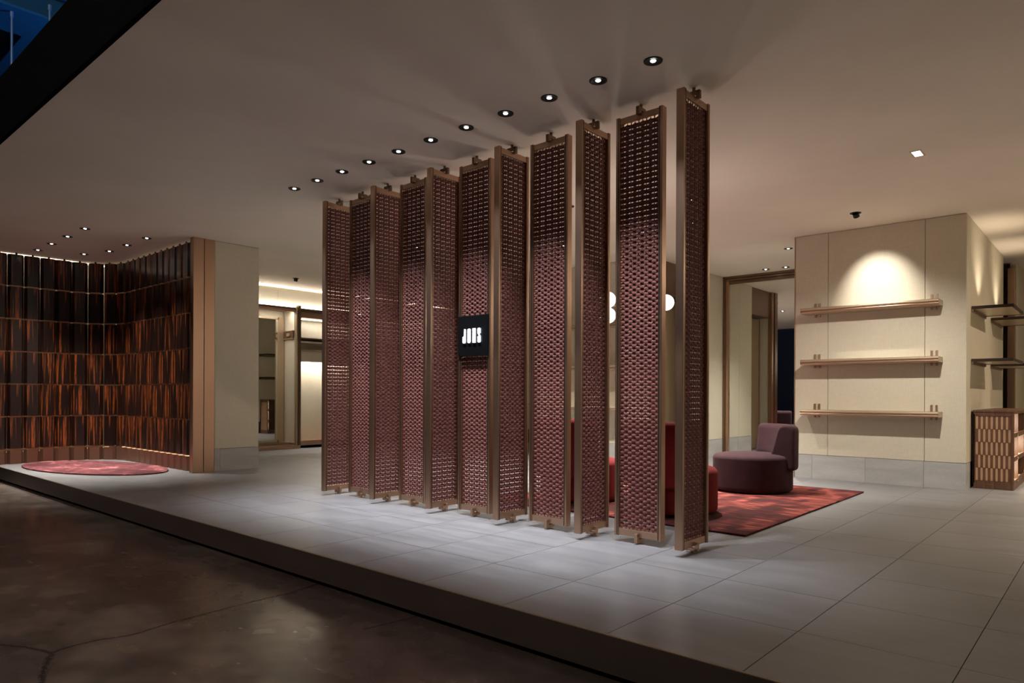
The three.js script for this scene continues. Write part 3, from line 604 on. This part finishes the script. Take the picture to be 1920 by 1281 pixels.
// ---------------------------------------------------------------- tall mirror at the end of the lounge
{
  const t = thing('wall_mirror', 'tall wall mirror in a stepped bronze frame beside the shelf wall', 'mirror', [0, 0, -11.18]);
  mesh('glass', bx(-4.97, -3.0, 0, 2.9, -0.012, 0), mirrorMat, t, { keepUv: true });
  mesh('side_frame', bx(-5.055, -5.02, 0, CEIL, -0.01, 0.05, 0.003), bronzeDark, t); mesh('side_frame', bx(-5.02, -4.965, 0, 2.97, -0.01, 0.025, 0.003), bronze, t);
  for (const [a, b, d] of [[2.985, 3.018, 0.05], [2.945, 2.98, 0.035], [2.89, 2.94, 0.02]]) mesh('head_frame', bx(-5.05, -3.0, a, b, -0.01, d, 0.003), bronzeDark, t);
}

// ---------------------------------------------------------------- wardrobe in the niche
{
  const t = thing('wardrobe', 'open bronze framed wardrobe with lit bays in the niche', 'wardrobe', [0, 0, 0]);
  mesh('top_beam', bx(-11.99, -11.58, 2.585, 2.63, -8.7, -5.4, 0.003), bronzeDark, t);
  mesh('front_beam', bx(-11.62, -11.56, 2.545, 2.585, -7.02, -5.4, 0.003), bronze, t);
  mesh('post', bx(-11.62, -11.53, 0.06, 2.67, -7.12, -7.07, 0.003), bronzeDark, t); mesh('post', bx(-11.615, -11.54, 0.06, 2.64, -7.062, -7.03, 0.003), brassy, t);
  mesh('side_panel', bx(-11.97, -11.6, 0.1, 2.15, -7.05, -7.02), wallFabric, t); mesh('side_panel', bx(-11.97, -11.6, 2.2, 2.58, -7.05, -7.02), wallFabric, t);
  const belt = mesh('belt_rail', bx(-11.97, -11.6, 2.06, 2.19, -7.02, -6.99, 0.003), walnut, t); mesh('handle', bx(-11.78, -11.68, 2.095, 2.155, -6.99, -6.96, 0.004), brassy, belt);
  mesh('belt_edge', bx(-11.97, -11.6, 2.19, 2.205, -7.02, -6.985), brassy, t); mesh('belt_edge', bx(-11.97, -11.6, 2.045, 2.06, -7.02, -6.985), brassy, t);
  mesh('side_strip', bx(-11.97, -11.93, 0.1, 2.46, -7.0, -6.9), brassy, t);
  mesh('back_panel', bx(-11.99, -11.97, 0.1, 2.58, -7.0, -5.5), wallFabric, t);
  mesh('base_rail', bx(-11.95, -11.5, 0, 0.055, -7.1, -5.4, 0.004), bronze, t);
  // second bay
  mesh('top_rail', bx(-11.75, -11.62, 2.46, 2.575, -8.6, -7.13, 0.004), bronze, t);
  mesh('back_panel', bx(-11.96, -11.94, 0.14, 2.58, -8.6, -7.13), wallFabric, t);
  mesh('shelf_board', bx(-11.94, -11.62, 2.05, 2.085, -8.6, -7.13, 0.003), bronzeDark, t); mesh('shelf_board', bx(-11.94, -11.63, 1.985, 2.02, -8.6, -7.13, 0.003), wallFabric, t);
  mesh('shelf_board', bx(-11.94, -11.64, 1.83, 1.86, -8.6, -7.13, 0.003), brassy, t); mesh('valance', bx(-11.7, -11.66, 1.63, 1.83, -8.6, -7.13), wallFabric, t);
  mesh('base_rail', bx(-11.95, -11.55, 0.05, 0.14, -8.6, -7.13, 0.004), bronze, t); mesh('toe_kick', bx(-11.95, -11.62, 0, 0.05, -8.6, -7.13), blackPaint, t);
  mesh('end_panel', bx(-11.97, -11.56, 0, 2.6, -8.66, -8.61), bronzeDark, t);
  const led = mesh('led_strip', bx(-11.66, -11.63, 2.566, 2.58, -7.0, -5.45), ledGlow, t); led.userData.label = 'added white light strip';
  area(t, [-11.645, 2.56, -6.22], [-0.05, -1, 0], 0.03, 1.5, 50, NEUTRAL);
  const led2 = mesh('led_strip', bx(-11.8, -11.77, 2.44, 2.455, -8.5, -7.2), ledGlow, t); led2.userData.label = 'added white light strip';
  const led3 = mesh('led_strip', bx(-11.85, -11.82, 1.815, 1.829, -8.5, -7.2), ledGlow, t); led3.userData.label = 'added white light strip';  // strip added under the shelf to brighten the lower back panel
  area(t, [-11.835, 1.81, -7.85], [0.04, -1, 0], 0.03, 1.2, 210, NEUTRAL);
  area(t, [-11.785, 2.43, -7.85], [-0.03, -1, 0], 0.03, 1.2, 30, NEUTRAL);

  const m = new THREE.Group(); m.name = 'mirror'; m.position.set(-11.92, 0.056, 0); t.add(m); m.userData.label = 'slim mirror in a thin brass frame';
  mesh('glass', bx(-0.01, 0, 0.09, 2.36, -6.86, -5.7), mirrorMat, m, { keepUv: true });
  mesh('frame', [bx(-0.012, 0.008, 2.36, 2.39, -6.9, -5.66), bx(-0.012, 0.008, 0.06, 0.09, -6.9, -5.66), bx(-0.012, 0.008, 0.06, 2.39, -6.89, -6.86), bx(-0.012, 0.008, 0.06, 2.39, -5.7, -5.67)], brassy, m);
  mesh('hanger', bx(-0.012, 0.008, 2.39, 2.48, -6.45, -6.43), brassy, m); mesh('foot', bx(-0.012, 0.008, 0, 0.06, -6.45, -6.43), brassy, m);
  // cove and top light strips
  const c1 = mesh('cove_strip', bx(-11.79, -11.76, 2.9, 2.915, -11.0, -4.9), ledGlow, scene); tag(c1, 'white cove light strip behind the top of the niche wall', 'light strip');
  area(scene, [-11.775, 2.92, -7.95], [0.3, 1, 0], 0.03, 6.0, POWER.cove, NEUTRAL);
  const c2 = mesh('cove_strip', bx(-11.66, -11.63, 2.632, 2.645, -8.6, -5.5), ledGlow, scene); tag(c2, 'white light strip lying on top of the wardrobe', 'light strip');
  area(scene, [-11.645, 2.65, -7.05], [-0.2, 1, 0], 0.03, 3.0, POWER.cove * 0.45, NEUTRAL);
}

// ---------------------------------------------------------------- ceiling lamps
const ringGeo = uvm(new THREE.LatheGeometry([[0.022, 0.0], [0.03, -0.001], [0.046, -0.005], [0.056, -0.006], [0.057, -0.003], [0.057, 0.0]].map(q => new THREE.Vector2(q[0], q[1])), 36)), lensGeo = uvm(new THREE.SphereGeometry(0.017, 18, 8, 0, Math.PI * 2, Math.PI / 2, Math.PI / 2).scale(1, 0.45, 1)), dishGeo = uvm(cyl(0.05, -0.001, 0, 0, 0, 32));
const dishMat = std({ color: 0x22252c, metalness: 0.6, roughness: 0.35 });
function downlight(label, x, z, group, power, angle, color, to = [0, -3, 0]) {
  const t = thing('downlight', label, 'ceiling lamp', [x, CEIL, z], 0, group);
  inst('trim_ring', ringGeo, blackMetal, t, [0, 0, 0]); inst('dish', dishGeo, dishMat, t, [0, 0, 0]); inst('lens', lensGeo, lensGlow, t, [0, -0.001, 0]);
  spot(t, [0, -0.012, 0], to, power, angle, 1, color, 0.8);
  return t;
}
for (let i = 0; i < 11; i++) downlight(`round black downlight in the ceiling row by the woven panels, ${ORD[i]} from the right`, -2.105 - 0.3945 * i, -3.655, 'row of downlights before the woven panels', POWER.row, 0.5, COOL, [0, -3, -0.28]);
[[-9.466, 'rightmost'], [-10.118, 'second from right'], [-10.773, 'third from right'], [-11.391, 'leftmost']].forEach(([x, n]) => downlight(`small downlight over the alcove, front row, ${n}`, x, -2.885, 'alcove downlights', POWER.alcove, 0.55, NEUTRAL));
[[-9.436, -3.583, 'rightmost'], [-10.084, -3.577, 'second from right'], [-10.711, -3.57, 'third from right'], [-11.22, -3.407, 'leftmost']].forEach(([x, z, n]) => downlight(`small downlight over the alcove, rear row, ${n}`, x, z, 'alcove downlights', POWER.alcove, 0.55, NEUTRAL));
downlight('lone downlight close to the top left corner of the shelf wall', -3.394, -9.515, 'lounge downlights', POWER.lounge * 0.9, 0.6, NEUTRAL);
downlight('downlight before the tall mirror, left one of the pair', -4.22, -10.85, 'lounge downlights', POWER.lounge * 0.5, 0.6, NEUTRAL);
downlight('downlight before the tall mirror, right one of the pair', -3.917, -10.87, 'lounge downlights', POWER.lounge * 0.5, 0.6, NEUTRAL);
[[-3.72, -7.4], [-3.3, -6.5], [-7.2, -6.2], [-8.3, -7.4], [-4.4, -7.4], [-5.6, -7.4], [-6.8, -7.4], [-4.4, -5.9], [-6.0, -5.9]].forEach(([x, z], k) => downlight(`added lounge downlight hidden behind the woven panels, ${ORD[k]} of the hidden ones`, x, z, 'added hidden lounge downlights', POWER.lounge * (x < -7 ? 0.5 : 1), 0.75, NEUTRAL));  // unseen downlights added to brighten the chairs, rug and lounge walls
[[0.9, -6.6], [0.7, -8.6], [0.3, -10.8], [2.2, -5.6], [2.2, -8.6]].forEach(([x, z], k) => downlight(`added downlight outside the right edge of the picture, ${ORD[k]} of those`, x, z, 'added downlights right of the picture', POWER.side, 0.8, WARM));  // out-of-view downlights added to fill the floor and ceiling on the right
function gimbal(label, x, z, to, power, angle, color) {
  const t = thing('gimbal_spot', label, 'ceiling lamp', [x, CEIL, z], 0, 'dark gimbal spots');
  inst('trim_ring', ringGeo, blackMetal, t, [0, 0, 0]); inst('dish', dishGeo, blackMetal, t, [0, 0, 0]);
  const dir = new THREE.Vector3(...to).normalize(), q = new THREE.Quaternion().setFromUnitVectors(new THREE.Vector3(0, -1, 0), dir);
  const b = inst('snout', uvm(cyl(0.032, -0.045, 0.0, 0, 0, 24)), blackMetal, t, [0, -0.004, 0]); b.quaternion.copy(q);
  const l = inst('lens', uvm(cyl(0.02, -0.0465, -0.045, 0, 0, 20)), lensGlow, t, [0, -0.004, 0]); l.quaternion.copy(q);
  const p = dir.clone().multiplyScalar(0.056); spot(t, [p.x, p.y - 0.004, p.z], to, power, angle, 1, color, 0.7);
}
gimbal('black swivel spot in the ceiling aimed at the shelf wall', -2.182, -8.14, [0.06, -0.8, -0.77], POWER.washer, 0.5, NEUTRAL);
gimbal('black swivel spot in the ceiling before the lit wardrobe', -10.733, -6.523, [-0.9, -1.8, -0.1], POWER.washer * 0.35, 0.5, NEUTRAL);
{
  const t = thing('slot_light', 'small bright rectangular slot light in the ceiling on the right', 'ceiling lamp', [-1.265, CEIL, -6.473]);
  mesh('frame', [bx(-0.042, 0.042, -0.003, 0, -0.082, -0.07), bx(-0.042, 0.042, -0.003, 0, 0.07, 0.082), bx(-0.042, -0.03, -0.003, 0, -0.07, 0.07), bx(0.03, 0.042, -0.003, 0, -0.07, 0.07)], brassy, t);
  mesh('diffuser', bx(-0.03, 0.03, -0.001, 0, -0.07, 0.07), lensGlow, t);
  spot(t, [0, -0.012, 0], [-0.95, -2.5, -2.42], 34, 0.6, 1, NEUTRAL, 2);
}
{
  const t = thing('slot_light', 'added small slot light in the ceiling beyond the right edge of the picture', 'ceiling lamp', [1.2, CEIL, -9.6]);  // unseen slot light added as warm fill for the right side
  mesh('diffuser', bx(-0.05, 0.05, -0.003, 0, -0.1, 0.1), lensGlow, t);
  area(t, [0, -0.006, 0], [0, -1, 0], 0.1, 0.2, 900, WARM);
}

renderer.render(scene, camera);
